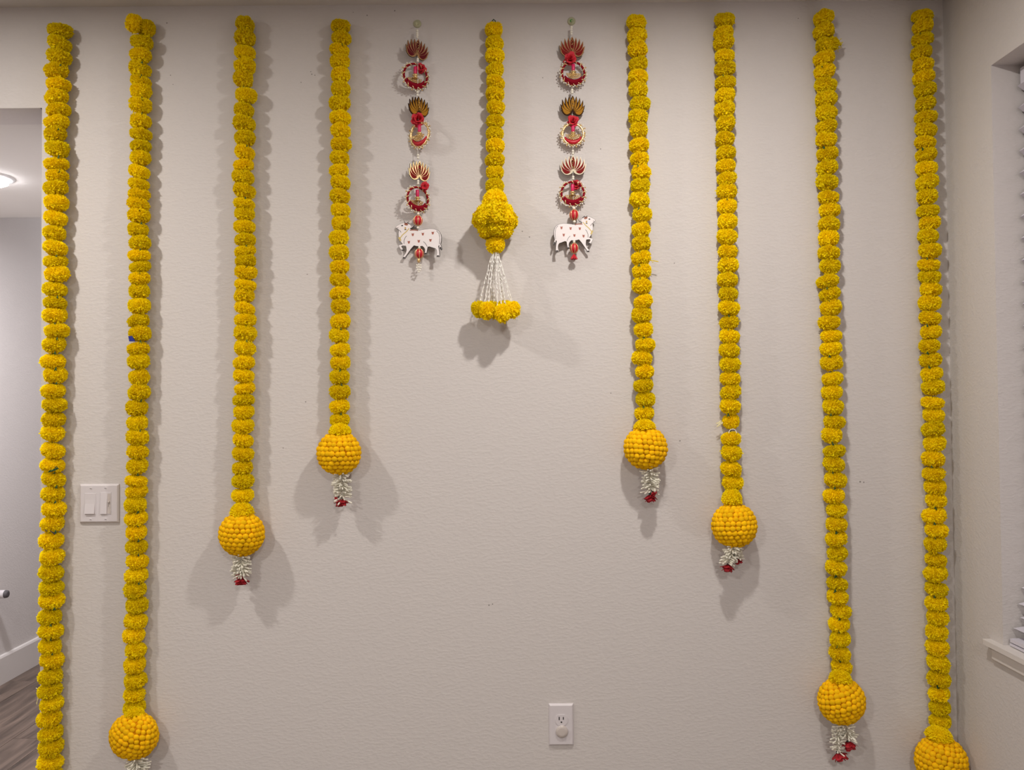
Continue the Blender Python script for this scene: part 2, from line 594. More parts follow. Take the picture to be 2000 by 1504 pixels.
# ------------------------------------------------------------------ lamps, including the added fill lights
lamp_labels = ['round recessed ceiling light near the wall above the right cow hanging', 'round recessed ceiling light near the wall above the hall opening',
               'unseen fill light added behind the camera on the right', 'unseen fill light added behind the camera on the left',
               'glowing round disc light in the low hall ceiling at far left', 'unseen fill light added deep in the hall beyond the low ceiling']
for i, (p, watt, rad, c) in enumerate(LAMPS):
    t = thing('ceiling_or_fill_light', lamp_labels[i], 'ceiling light', p, None if i >= 4 else 'recessed lights in the ceiling of the room')
    hall = i >= 4
    dz = 0.022 if hall else 0.004
    m_ = MB()
    m_.lathe((0, 0, 0), [(rad + 0.022, 0.0), (rad + 0.018, -dz * 0.25), (rad + 0.004, -dz * (0.35 if hall else 1))], 32)
    m_.build('trim_ring', M['lamp_ring'], t)
    m_ = MB()
    if hall:
        m_.lathe((0, 0, 0), [(rad + 0.002, -dz * 0.35), (rad, -dz * 0.9), (rad * 0.85, -dz * 1.15), (rad * 0.5, -dz * 1.2)], 32)
    else:
        m_.lathe((0, 0, 0), [(rad, -dz * 0.5), (rad * 0.98, -dz * 1.1)], 32)
    m_.build('lens', M['hall_lens' if hall else 'lens'], t)
    ld = bpy.data.lights.new('ceiling_or_fill_lamp', 'AREA')
    ld.shape = 'DISK'
    ld.size = rad * 2
    ld.energy = watt
    ld.color = c
    lo = bpy.data.objects.new('ceiling_or_fill_lamp', ld)
    COL.objects.link(lo)
    lo.parent = t
    lo.location = (0, 0, -dz * 1.2 - 0.002)

# ------------------------------------------------------------------ marigold flowers (shared meshes)


def flower_mesh(seed, n=1750, flat=0.74, ragged=0.035):
    rnd = random.Random(seed)
    m_ = MB()
    # heart of the flower under the frills
    m_.ball((0, 0, 0), 0.80, 12, 8, 1, (1, 1, flat))
    lob = [(rnd.uniform(0, 2 * PI), rnd.uniform(-0.05, 0.05)) for _ in range(4)]
    for i in range(n):
        # directions spread over a squashed sphere; the underside is looser and ruffled
        zc = 1 - 2 * (i + 0.5) / n
        ph = i * 2.399963 + rnd.uniform(-0.3, 0.3)
        zc = max(-0.98, min(0.98, zc + rnd.uniform(-0.04, 0.04)))
        s_ = math.sqrt(1 - zc * zc)
        d = Vector((s_ * math.cos(ph), s_ * math.sin(ph), zc))
        low = min(1.0, max(0.0, -zc * 1.25 + 0.12))
        if low > 0.2 and rnd.random() < 0.42 * low:
            continue
        rr = 1.0 + rnd.uniform(-ragged, ragged) + sum(a * math.cos((j + 2) * ph + b) for j, (b, a) in enumerate(lob)) - low * rnd.uniform(0.0, 0.20)
        if rnd.random() < 0.03:
            rr += rnd.uniform(0.0, 0.09)
        if zc > 0.75:
            rr -= (zc - 0.75) * 0.35
        e = (abs(zc) ** 0.82) * (1 if zc > 0 else -1)
        tip = Vector((d.x, d.y, e * flat)) * rr
        base = Vector((d.x, d.y, e * flat)) * 0.62
        mid = tip.lerp(base, 0.4)
        t = Vector((-math.sin(ph), math.cos(ph), 0))
        q = d.cross(t)
        tw = rnd.uniform(-1.5, 1.5)
        wv = t * math.cos(tw) + q * math.sin(tw)
        w = rnd.uniform(0.030, 0.056) * (1 + 1.3 * low)
        curl = (d.cross(wv) * rnd.uniform(-0.10, 0.10) + wv * rnd.uniform(-0.04, 0.04)) * (1 + 1.3 * low)
        tip2 = tip + curl
        v = [base, mid - wv * w * 0.8, mid + wv * w * 0.8, tip2 - wv * w * 0.9 + d * rnd.uniform(-0.02, 0.02), tip2 + wv * w * 0.9 + d * rnd.uniform(-0.02, 0.02)]
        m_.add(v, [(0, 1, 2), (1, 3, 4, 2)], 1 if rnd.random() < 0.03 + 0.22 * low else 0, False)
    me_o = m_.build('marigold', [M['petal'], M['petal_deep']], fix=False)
    me = me_o.data
    bpy.data.objects.remove(me_o)
    return me


FL = [flower_mesh(100 + i) for i in range(10)]
FLB = [flower_mesh(200 + i, 1500, 0.9, 0.05) for i in range(4)]
NECK = []
for i in range(3):        # flared collar flower that sits on a ball
    rnd = random.Random(300 + i)
    me = flower_mesh(310 + i, 1600, 0.8, 0.04)
    for v in me.vertices:
        f_ = 1.0 - 0.28 * max(-0.4, min(1, v.co.z / 0.8))
        v.co.x *= f_
        v.co.y *= f_
    NECK.append(me)


def add_flower(parent, base, px, py, wpx=39.0, hpx=None, tilt=None, roll=None, off=None, kind=None, name='marigold'):
    r = wpx * 0.5 * PX
    off = r * 0.98 if off is None else off
    p = P(px, py, off)
    me = random.choice(kind or FL)
    sc = r * (D - off) / D
    hs = 1.0 if hpx is None else (hpx / wpx) / 0.74
    o = inst(name, me, parent)
    o.matrix_basis = Matrix.Translation(p - base) @ EUL(U(-0.34, 0.30) if tilt is None else tilt, (U(-0.24, 0.24) if roll is None else roll), U(0, 6.28)) @ Matrix.Diagonal((sc, sc, sc * hs, 1))
    return p


def knot(parent, base, px, py, off, size=1.0):
    """tuft of dark green string showing under a flower"""
    p = P(px, py, off) - base
    m_ = MB()
    for k in range(5):
        a = U(0, 6.28)
        q = p + Vector((math.cos(a) * 0.004 * size * U(0.5, 1.2), -0.002, -0.004 * U(0.3, 1.3) * size))
        m_.tube([p + Vector((0, 0, 0.004 * size)), p.lerp(q, 0.5) + Vector((0, -0.002, 0)), q], 0.0010 * size, 4)
    m_.build('string_knot', M['string'], parent)


# felt bead ball (shared bead mesh)
bb = MB()
bb.ball((0, 0, 0), 1.0, 8, 6)
_o = bb.build('bead', M['bead'])
BEAD = _o.data
bpy.data.objects.remove(_o)


def bead_ball(parent, base, px, py, rpx, tiltx=0.0, tilty=0.0, seed=0, rot=0.0):
    rnd = random.Random(900 + seed)
    r = rpx * PX
    fy = 0.80            # the ball is pressed a little flat against the wall
    off = r * 1.01 * fy
    p = P(px, py, off)
    r *= (D - off) / D
    m_ = MB()
    m_.ball((0, 0, 0), r * 0.90, 24, 16, 0, (1, 1, 0.98))
    core = m_.build('bead_ball', M['ballcore'], parent)
    core.matrix_basis = Matrix.Translation(p - base) @ Matrix.Diagonal((1, fy, 1, 1)) @ EUL(tiltx, tilty, rot)
    sp = 9.9 * PX
    rows = max(8, int(round(PI * r * 0.93 / (sp * 0.90))))
    for i in range(rows):
        th = PI * (i + 0.5) / rows
        n = max(3, int(round(2 * PI * r * 0.93 * math.sin(th) / (sp * 1.03))))
        o0 = rnd.uniform(0, 6.28)
        for k in range(n):
            a = o0 + 2 * PI * (k + rnd.uniform(-0.09, 0.09)) / n
            th2 = th + rnd.uniform(-0.016, 0.016)
            d = Vector((math.sin(th2) * math.cos(a), math.sin(th2) * math.sin(a), math.cos(th2)))
            s_ = sp * 0.585 * rnd.uniform(0.90, 1.10)
            o = inst('felt_bead', BEAD, core)
            q = d.to_track_quat('Z', 'Y').to_matrix().to_4x4()
            o.matrix_basis = Matrix.Translation(Vector((d.x, d.y, d.z * 0.98)) * (r * 0.925 + rnd.uniform(-0.0006, 0.0008))) @ q @ Matrix.Diagonal((s_ * rnd.uniform(0.97, 1.12), s_, s_ * 0.88, 1))
    return p


def jasmine(parent, base, pts, wpx, n, off, seed=0, lenf=1.0, name='jasmine_tassel'):
    """tassel of thin white cloth buds round a thread; pts = image path of its axis"""
    rnd = random.Random(500 + seed)
    m_ = MB()
    P0 = [P(x, y, off) - base for x, y in pts]
    m_.tube(P0, 0.0010, 5)
    hw = wpx * 0.5 * PX
    seg = len(P0) - 1
    for i in range(n):
        t = (i + 0.5) / n * seg
        k = min(seg - 1, int(t))
        c = P0[k].lerp(P0[k + 1], t - k)
        a = i * 2.39996 + rnd.uniform(-0.3, 0.3)
        sl = rnd.uniform(-0.45, 0.25)
        d = Vector((math.cos(a), math.sin(a), sl)).normalized()
        L = hw * lenf * rnd.uniform(0.8, 1.12)
        e = c + d * L
        side = d.cross(Vector((0, 0, 1))).normalized()
        bend = Vector((0, 0, rnd.uniform(-0.003, 0.002))) + side * rnd.uniform(-0.002, 0.002)
        q = [c + d * L * 0.12, c.lerp(e, 0.5) + bend * 0.6, e + bend]
        m_.tube(q, 0.0021, 5, rf=lambda u: (0.55, 1.0, 1.15)[int(round(u * 2))])
    o = m_.build(name, M['jasmine'], parent)
    o['kind'] = 'stuff'
    return o


def petal_sheet(m_, c, d, up, L, W, cup, mi=0):
    """cupped rounded petal starting at c, pointing d, cupping toward up"""
    s_ = d.cross(up).normalized()
    v = []
    rows = [(0, 0.35), (0.35, 0.9), (0.7, 1.0), (1.0, 0.55)]
    for (t, w_) in rows:
        for u in (-1, -0.45, 0.45, 1):
            v.append(c + d * (L * t) + s_ * (W * w_ * u) + up * (cup * (t * t) + cup * 0.6 * abs(u) * t))
    f = []
    for i in range(3):
        for j in range(3):
            a = i * 4 + j
            f.append((a, a + 1, a + 5, a + 4))
    m_.add(v, f, mi, True)


def rosebud(parent, base, px, py, rpx, off, seed=0, lean=0.0, tiltback=0.25):
    rnd = random.Random(700 + seed)
    r = rpx * PX
    p = P(px, py, off) - base
    m_ = MB()
    ax = Vector((math.sin(lean), -math.sin(tiltback), -math.cos(lean))).normalized()
    side = ax.cross(Vector((0, 1, 0))).normalized()
    fwd = side.cross(ax)
    top = -ax * r * 0.7
    for ring, (n, L, op) in enumerate([(3, 1.45, 0.18), (5, 1.5, 0.45), (6, 1.4, 0.85)]):
        for k in range(n):
            a = 2 * PI * (k + rnd.uniform(-0.15, 0.15)) / n + ring * 0.5
            o_ = side * math.cos(a) + fwd * math.sin(a)
            d = (ax * math.cos(op) + o_ * math.sin(op)).normalized()
            petal_sheet(m_, top + o_ * r * 0.12, d, (o_ - d * o_.dot(d)).normalized(), r * L * rnd.uniform(0.9, 1.08), r * 0.55, r * 0.22 * rnd.uniform(0.3, 1.2))
    o = m_.build('rosebud', M['rose'], parent)
    o.location = p
    s_ = o.modifiers.new('thick', 'SOLIDIFY'); s_.thickness = 0.0005
    c = MB()
    c.tube([top - ax * r * 0.75, top - ax * r * 0.25, top + ax * r * 0.15], r * 0.16, 7, rf=lambda u: 0.5 + 1.6 * u)
    for k in range(5):
        a = 2 * PI * k / 5 + 0.3
        o_ = side * math.cos(a) + fwd * math.sin(a)
        petal_sheet(c, top, (ax * 0.75 + o_ * 0.6).normalized(), o_, r * 0.75, r * 0.16, r * 0.1)
    c.build('calyx', M['calyx'], o)
    return o


def string_through(parent, base, pts, off):
    m_ = MB()
    m_.tube([P(x, y, off) - base for x, y in pts], 0.0016, 5)
    return m_.build('string', M['string'], parent)


GARL = {}
def garland(key, label, fl, width=39.0, extra=None, knots=0.35, off=None, grp='yellow marigold garlands on the wall'):
    """fl: list of (x, y[, w[, h]]) measured flower centres"""
    off = width * 0.5 * PX * 0.98 if off is None else off
    base = P(fl[0][0], fl[0][1], 0)
    base.y = D
    g = thing('marigold_garland', label, 'garland', base, grp)
    string_through(g, base, [(f[0] - 1, f[1]) for f in fl], off)
    for i, f in enumerate(fl):
        nxt = fl[i + 1][1] - f[1] if i + 1 < len(fl) else 27
        w_ = f[2] if len(f) > 2 else width * U(0.99, 1.08)
        h_ = f[3] if len(f) > 3 else max(25, min(34, nxt * U(1.10, 1.20)))
        add_flower(g, base, f[0], f[1], w_, h_)
        if R() < knots and i:
            knot(g, base, f[0] + U(-3, 3) + (1000 - f[0]) * 0.004, f[1] + h_ * 0.47, off + width * PX * 0.30, U(0.7, 1.2))
    GARL[key] = (g, base, off)
    return g, base, off


def conv(lst, ox, oy, s):
    return [(ox + a[0] / s, oy + a[1] / s) + tuple(a[2:]) for a in lst]


S1 = 3.957
g1 = conv([(228, 160), (222, 262), (222, 365), (200, 470), (218, 578), (200, 672), (215, 778), (205, 870), (190, 960), (205, 1070), (200, 1190), (205, 1285), (195, 1375), (199, 1490)], 60, 20, S1) \
   + conv([(193, 185), (182, 300), (190, 415), (192, 520), (207, 615), (188, 735), (190, 840), (183, 935), (203, 1055), (180, 1160), (175, 1290), (187, 1395)], 60, 380, S1) \
   + conv([(172, 95), (187, 200), (175, 312), (172, 420), (175, 555), (168, 670), (178, 775), (172, 890), (180, 1005), (170, 1120), (163, 1250), (162, 1375)], 60, 740, S1) \
   + conv([(148, 70), (150, 180), (155, 272), (138, 390), (145, 495), (142, 605), (155, 705), (145, 820), (140, 925), (152, 1025), (138, 1130), (143, 1240), (148, 1340), (138, 1445), (143, 1550), (140, 1655)], 60, 1100, 3.721)
g2 = conv([(895, 140, 34, 34), (862, 250), (850, 350), (840, 455), (850, 555), (852, 625), (848, 735), (848, 860), (852, 960), (850, 1050), (848, 1140), (840, 1250), (838, 1345), (838, 1425)], 60, 20, S1) \
   + conv([(830, 75), (835, 165), (828, 275), (845, 375), (835, 475), (845, 560), (840, 650), (838, 750), (840, 860), (835, 980), (845, 1075), (833, 1195), (835, 1290), (840, 1410)], 60, 380, S1) \
   + conv([(838, 105), (820, 225), (828, 340), (828, 450), (828, 565), (820, 675), (815, 790), (822, 870), (808, 970), (815, 1080), (815, 1185), (815, 1300), (822, 1410)], 60, 740, S1) \
   + conv([(772, 90), (758, 195), (768, 305), (768, 420), (752, 525), (762, 630), (755, 740), (760, 855), (752, 955), (752, 1050)], 60, 1100, 3.721)
g3 = conv([(232, 115, 37, 34), (230, 215), (232, 330), (235, 435), (220, 530), (240, 660), (225, 775), (222, 875), (230, 990), (228, 1100), (220, 1200), (218, 1295), (222, 1395)], 420, 20, S1) \
   + conv([(228, 75), (230, 150), (228, 250), (235, 350), (235, 440), (238, 520), (238, 600), (235, 700), (225, 780), (230, 880), (232, 970), (230, 1070), (228, 1190), (225, 1300), (218, 1400)], 420, 380, S1) \
   + conv([(230, 75), (222, 165), (222, 255), (215, 365), (215, 475), (218, 580), (212, 690), (215, 790), (215, 900)], 420, 740, S1)
g4 = conv([(968, 125, 38, 27), (978, 215), (960, 310), (965, 400), (970, 505), (972, 615), (962, 725), (968, 835), (970, 935), (972, 1040), (962, 1145), (960, 1240), (968, 1335), (962, 1440)], 420, 20, S1) \
   + conv([(968, 120), (975, 225), (958, 335), (960, 450), (965, 560), (965, 665), (965, 765), (968, 865), (972, 980), (962, 1090), (965, 1200), (968, 1300), (962, 1410)], 420, 380, S1) \
   + conv([(965, 100), (962, 215), (965, 320)], 420, 740, S1)
g5 = conv([(335, 155), (340, 260), (340, 355), (345, 465), (345, 560), (342, 655), (347, 755), (345, 860), (342, 955), (345, 1050), (345, 1160), (343, 1255), (342, 1360)], 880, 20, S1)
S2 = 3.857
g7 = conv([(205, 135), (207, 235), (212, 335), (220, 445), (218, 545), (218, 640), (230, 745), (218, 845), (222, 945), (225, 1060), (228, 1160), (238, 1260), (232, 1365)], 1190, 10, S2) \
   + conv([(230, 45), (248, 155), (240, 265), (240, 370), (238, 480), (245, 580), (245, 690), (255, 810), (240, 910), (257, 1020), (270, 1135), (250, 1235), (268, 1335), (258, 1440)], 1190, 380, S2) \
   + conv([(275, 160), (273, 270)], 1190, 740, S1)
g8 = conv([(870, 120), (862, 215), (862, 280), (868, 385), (868, 480), (875, 585), (872, 685), (872, 785), (877, 895), (870, 1010), (880, 1115), (878, 1215), (882, 1310), (885, 1405)], 1190, 10, S2) \
   + conv([(885, 90), (890, 205), (885, 320), (890, 430), (895, 535), (890, 645), (897, 750), (897, 855), (902, 965), (903, 1070), (905, 1175), (907, 1280), (910, 1390)], 1190, 380, S2) \
   + conv([(938, 105), (935, 215), (942, 330, 33, 30), (940, 465), (943, 570), (940, 695), (952, 800)], 1190, 740, S1)
g9 = conv([(148, 100), (152, 200), (175, 300, 45, 28), (152, 405), (155, 505), (158, 605), (165, 710), (173, 815), (172, 920), (165, 1015), (178, 1120), (175, 1225), (173, 1335), (185, 1450)], 1570, 10, 3.855) \
   + conv([(192, 120), (187, 225), (187, 330), (187, 440), (195, 540), (182, 655), (195, 750), (205, 850), (192, 965), (205, 1065), (205, 1160), (205, 1265), (212, 1390)], 1570, 380, 3.855) \
   + conv([(220, 105), (225, 215), (240, 335), (218, 435), (235, 560), (232, 660), (243, 780), (235, 905), (255, 1015), (252, 1125), (250, 1235), (260, 1350), (246, 1460)], 1570, 740, 3.9586) \
   + conv([(243, 150), (245, 245), (268, 350), (257, 445), (263, 550), (262, 655), (275, 755)], 1570, 1100, 3.724)
g10 = conv([(892, 85), (895, 165), (892, 260), (885, 360), (895, 455), (900, 545), (912, 640), (915, 745), (918, 845), (918, 940), (912, 1035), (920, 1130), (922, 1230), (928, 1335), (928, 1445)], 1570, 10, 3.855) \
   + conv([(932, 125), (945, 215), (935, 315), (950, 420), (935, 530), (950, 620), (955, 715), (943, 820), (948, 930), (955, 1035), (943, 1140), (957, 1245), (960, 1350), (970, 1450)], 1570, 380, 3.855) \
   + conv([(992, 185), (1003, 280), (997, 390), (1010, 500), (1000, 620), (1003, 735), (1017, 835), (1022, 940), (1012, 1055), (1022, 1170), (1015, 1280), (1018, 1400)], 1570, 740, 3.9586) \
   + conv([(958, 75), (965, 190), (967, 290), (970, 395), (965, 500), (973, 615), (978, 725), (980, 840), (985, 950), (990, 1050), (992, 1150)], 1570, 1100, 3.724)

# G1: leftmost, runs off the bottom of the picture
G, B, O = garland(1, 'leftmost yellow marigold garland beside the hall opening, running out of view below', g1, 42, knots=0.42)
m_ = MB()
for (x, y, pts) in [(84, 1152, [(0, 0), (-5, 4), (-9, 2)]), (84, 1152, [(0, -6), (-4, -1), (-8, 5)]), (85, 1157, [(0, -10), (-4, 0), (-10, -3)]), (84, 1160, [(0, -4), (-5, 0), (-7, 6)]),
                    (80, 1345, [(0, 0), (-5, 1), (-10, -1)]), (80, 1350, [(0, 0), (-6, 12), (-8, 26)]), (80, 1352, [(0, 0), (-4, 10), (-9, 22)]), (82, 1440, [(0, 0), (-5, 8), (-6, 16)]),
                    (84, 1150, [(0, -12), (-3, -3), (-12, 2)]), (88, 965, [(0, 0), (-5, -2), (-8, 0)])]:
    m_.tube([P(x + a, y + b, O) - B for a, b in pts], 0.0011, 4)
m_.build('loose_thread', M['thread'], G)
# dark green leaf tufts showing in the left garland
m_ = MB()
for k in range(16):
    x = 97 + k * 1.05
    c = P(x, 920 - (k * 0.45), O + 0.028) - B
    m_.tube([c, c + Vector((U(-0.002, 0.002), -0.002, U(-0.007, 0.007)))], 0.0010, 4)
m_.tube([P(95, 922, O + 0.027) - B, P(114, 915, O + 0.027) - B], 0.0018, 5)
m_.build('leaf_tuft', M['string'], G)
m_ = MB()
m_.tube([P(97, 1036, O + 0.027) - B, P(103, 1040, O + 0.03) - B, P(108, 1043, O + 0.028) - B], 0.0022, 5, rf=lambda u: 0.35 + 0.9 * u)
m_.tube([P(88, 1035, O + 0.027) - B, P(92, 1038, O + 0.028) - B], 0.0012, 4)
m_.build('leaf_tuft', M['ink'], G)

G, B, O = garland(2, 'second yellow marigold garland from the left with a bead ball near the floor', g2, 39, knots=0.4)
add_flower(G, B, 262, 46, 31, 31, off=0.045, kind=FLB)
m_ = MB()
c = [P(x, y, O + 0.004) - B for x, y in [(258, 658), (260, 668), (271, 668), (268, 662), (266, 657)]]
m_.add(c + [q + Vector((0, -0.003, 0)) for q in c], [(0, 1, 2, 3, 4), (9, 8, 7, 6, 5)] + [(i, (i + 1) % 5, 5 + (i + 1) % 5, 5 + i) for i in range(5)])
o = m_.build('blue_tag', M['blue'], G)
o['label'] = 'small dark blue cloth scrap'
o.location = (0, -0.019, 0)
add_flower(G, B, 263, 1392, 36, 22, off=0.05, kind=NECK)
bead_ball(G, B, 262, 1437, 45.0, 0.15, 0.45, 2)
jasmine(G, B, [(266, 1478), (268, 1500), (269, 1530)], 44, 110, 0.06, 2)
rosebud(G, B, 269, 1540, 12, 0.06, 2)

G, B, O = garland(3, 'third yellow marigold garland from the left, its bead ball below the light switch height', g3, 39, knots=0.4)
add_flower(G, B, 472, 998, 44, 34, off=0.050, kind=NECK, tilt=0, roll=0)
bead_ball(G, B, 472, 1043, 43.0, 0.1, 0.05, 3)
jasmine(G, B, [(471, 1083), (471, 1104), (471, 1124)], 37, 120, 0.050, 3)
rosebud(G, B, 471.5, 1136, 11, 0.050, 3)
m_ = MB()
rosebud(G, B, 468, 1126, 7, 0.053, 33, -0.5)

G, B, O = garland(4, 'short yellow marigold garland left of the left cow hanging, with orange bead ball', g4, 38, knots=0.35)
add_flower(G, B, 664, 840, 42, 28, off=0.050, kind=NECK, tilt=0, roll=0)
bead_ball(G, B, 662, 885, 42.0, 0.0, 0.0, 4)
jasmine(G, B, [(667, 922), (667, 948), (669, 974)], 38, 105, 0.048, 4)
rosebud(G, B, 667, 982, 10.5, 0.049, 4)
rosebud(G, B, 658, 975, 5, 0.053, 44, -0.7)

# G5: the centre garland with the flower ball and hanging white strings
G, B, O = garland(5, 'short centre garland with a ball of marigolds and white strings ending in yellow pompoms', g5, 36, knots=0.15)
m_ = MB()
m_.tube([P(961.5, 50, 0.015) - B, P(961, 42, 0.008) - B, P(964, 37.5, 0.006) - B, P(967.5, 41, 0.008) - B, P(968, 50, 0.015) - B], 0.0015, 6)
m_.tube([P(964, 50, 0.018) - B, P(965, 43, 0.012) - B], 0.0012, 5)
o = m_.build('hanging_loop', M['string'], G)
add_flower(G, B, 967, 388, 46, 36, off=0.045, kind=NECK, tilt=0, roll=0)
cc = P(967.5, 434, 0.062)
for (n, th, rad, s_) in [(6, 0.78, 27, 40), (8, 1.45, 29, 36), (6, 2.2, 25, 36)]:
    for k in range(n):
        a = 2 * PI * (k + 0.5 * (n == 8)) / n + U(-0.12, 0.12) + 0.5
        q = cc + Vector((math.sin(th) * math.cos(a), math.sin(th) * math.sin(a), math.cos(th) * 0.98)) * rad * PX
        me = random.choice(FLB)
        o = inst('pompom_flower', me, G)
        sc = s_ * 0.5 * PX * U(0.94, 1.05)
        d = (q - cc).normalized()
        o.matrix_basis = Matrix.Translation(q - B) @ (-d).to_track_quat('Z', 'Y').to_matrix().to_4x4() @ Matrix.Diagonal((sc, sc, sc, 1))
add_flower(G, B, 968, 478, 37, 30, off=0.062, kind=FLB, tilt=0.2, name='pompom_flower')
tips = [(934, 600, .058), (945, 601, .075), (953, 602, .082), (964, 600, .052), (972, 603, .086), (981, 606, .090), (989, 604, .072), (1000, 600, .070), (1003, 599, .054), (958, 598, .04), (986, 599, .04)]
for k, (x, y, o_) in enumerate(tips):
    m_ = MB()
    a = P(962 + (x - 968) * 0.16 + 5, 492, 0.062 + (o_ - 0.062) * 0.3) - B
    b = P(x, y, o_) - B
    N = 13
    pts = [a.lerp(b, i / N) + Vector((math.sin(i * 1.7 + k) * 0.0007, 0, 0)) for i in range(N + 1)]
    m_.tube(pts, 0.0011, 5)
    for i in range(1, N):
        d = Vector((U(-1, 1) * 0.9, U(-1, 0.3), -1.7)).normalized()
        m_.tube([pts[i], pts[i] + d * 0.0045, pts[i] + d * 0.0085], 0.0016, 5, rf=lambda u: (0.7, 1.2, 0.5)[int(round(u * 2))])
    m_.build('white_strand', M['whitethread'], G)
for (x, y, o_, w_) in [(935, 604, .060, 30), (951, 607, .078, 33), (964, 606, .050, 30), (981, 612, .086, 34), (1001, 605, .070, 31), (990, 603, .052, 29), (960, 603, .038, 29), (985, 602, .036, 29)]:
    add_flower(G, B, x, y, w_, w_ * 0.95, off=o_, kind=FLB, name='pompom_flower')

G, B, O = garland(7, 'short yellow marigold garland right of the right cow hanging, with orange bead ball', g7, 37, knots=0.35)
add_flower(G, B, 1259, 831, 40, 24, off=0.050, kind=NECK, tilt=0, roll=0)
bead_ball(G, B, 1261, 875, 41.5, -0.1, 0.1, 7)
jasmine(G, B, [(1268, 912), (1270, 938), (1271, 960)], 36, 105, 0.049, 7)
rosebud(G, B, 1270, 974, 10.5, 0.050, 7)
rosebud(G, B, 1277, 964, 6, 0.06, 77, 0.6)
m_ = MB()
m_.tube([P(1306 - 20, 511, O + 0.01) - B] * 1 + [P(1270, 508, O + 0.01) - B, P(1276, 513, O + 0.01) - B], 0.0012, 4)
m_.build('loose_thread', M['petal'], G)

G, B, O = garland(8, 'third yellow marigold garland from the right, with a white ring above its last flowers', g8, 38, knots=0.25)
add_flower(G, B, 1430, 972, 40, 36, off=0.045, kind=NECK, tilt=0, roll=0)
bead_ball(G, B, 1434, 1026, 43.0, -0.1, -0.05, 8)
m_ = MB()
m_.tube([P(1431 + 7.5 * math.cos(a), 846 - 8 * math.sin(a), O + 0.022) - B for a in [i * PI / 10 for i in range(11)]], 0.0011, 5)
o = m_.build('thread_ring', M['whitethread'], G)
m_ = MB()
for k in range(9):
    m_.tube([P(1412, 826, O) - B, P(1407 + U(-1, 2), 826 + U(-5, 5), O) - B, P(1400 + U(-3, 3), 830 + U(-7, 4), O) - B], 0.0008, 4)
m_.build('loose_thread', M['thread'], G)
jasmine(G, B, [(1432, 1066), (1428, 1082), (1421, 1100)], 34, 80, 0.062, 8)
jasmine(G, B, [(1434, 1066), (1438, 1078), (1441, 1090)], 28, 40, 0.05, 88)
rosebud(G, B, 1421.5, 1110, 10, 0.062, 8, -0.2)
rosebud(G, B, 1441.5, 1097, 7.5, 0.05, 89, 0.25)

G, B, O = garland(9, 'second yellow marigold garland from the right, bead ball low with two separate rosebuds', g9, 39, knots=0.3)
add_flower(G, B, 1641, 1323, 42, 30, off=0.050, kind=NECK, tilt=0, roll=-0.1)
bead_ball(G, B, 1643.5, 1369, 44.0, -0.05, -0.32, 9)
jasmine(G, B, [(1650, 1414), (1654, 1430), (1658, 1444)], 36, 60, 0.060, 9)
jasmine(G, B, [(1640, 1412), (1636, 1440), (1637, 1468)], 27, 66, 0.052, 99)
rosebud(G, B, 1658.5, 1457, 11.5, 0.060, 9, 0.1)
rosebud(G, B, 1640.5, 1478.5, 11.5, 0.052, 90, 0.35)
m_ = MB()
for k in range(14):
    x = U(1632, 1640); y = U(78, 96)
    m_.tube([P(x, y, O) - B, P(x + U(2, 7), y + U(-4, 4), O) - B, P(x + U(1, 9), y + U(-6, 8), O) - B], 0.0009, 4)
m_.build('loose_thread', M['petal'], G)

G, B, O = garland(10, 'rightmost yellow marigold garland beside the room corner, bead ball cut by the bottom edge', g10, 39, knots=0.3)
add_flower(G, B, 1834, 1434, 46, 30, off=0.056, kind=NECK, tilt=0, roll=0.15)
bead_ball(G, B, 1838, 1487, 48.0, 0.0, 0.2, 10)
jasmine(G, B, [(1840, 1532), (1840, 1575)], 40, 100, 0.065, 10)
rosebud(G, B, 1840, 1586, 12, 0.065, 10)
tag(GARL[1][0], GARL[1][0]['label'], 'garland', GARL[1][0]['group'])

# ------------------------------------------------------------------ cow hangings


def tri_poly(m_, poly, y, mi=0):
    """triangulated flat cap for a concave outline"""
    from mathutils.geometry import tessellate_polygon
    vs = [Vector((x, 0, z)) for x, z in poly]
    tris = tessellate_polygon([vs])
    m_.add([(x, y, z) for x, z in poly], [tuple(t) for t in tris], mi)


def solid(m_, poly, yf, yb, mi=0, side=0):
    tri_poly(m_, poly, yf, mi)
    tri_poly(m_, poly, yb, side)
    n = len(poly)
    m_.add([(x, yf, z) for x, z in poly] + [(x, yb, z) for x, z in poly], [(i, n + i, n + (i + 1) % n, (i + 1) % n) for i in range(n)], side)


LOTUS = [  # tip x, tip z, lower bulge, upper bulge (photograph pixels from the plate's middle), drawn from the back forwards
    (22.8, -8.0, 6.6, 0.4), (24.6, 3.2, 9.2, -2.4), (21.2, 12.0, 8.6, -2.4), (14.4, 16.3, 6.6, -1.0), (7.4, 18.3, 4.6, 0.6)]


def leaf(b, t, lo, up, n=6, g=0.0):
    """pointed curved petal outline from b to t; g widens (+) or narrows (-) it"""
    b = Vector(b); t = Vector(t)
    d = (t - b)
    L = d.length
    d.normalize()
    nr = Vector((d.y, -d.x))                  # towards the outside / underside for a right hand petal
    b2 = b - d * g
    t2 = t + d * g * 1.6
    c1 = (b2 + t2) * 0.5 + nr * (2 * (lo + g)) - d * L * 0.02
    c2 = (b2 + t2) * 0.5 - nr * (2 * (up + g)) + d * L * 0.05
    q = lambda c, u: b2 * (1 - u) ** 2 + c * 2 * u * (1 - u) + t2 * u * u
    return [tuple(q(c1, i / n)) for i in range(n + 1)] + [tuple(q(c2, i / n)) for i in range(n - 1, 0, -1)]


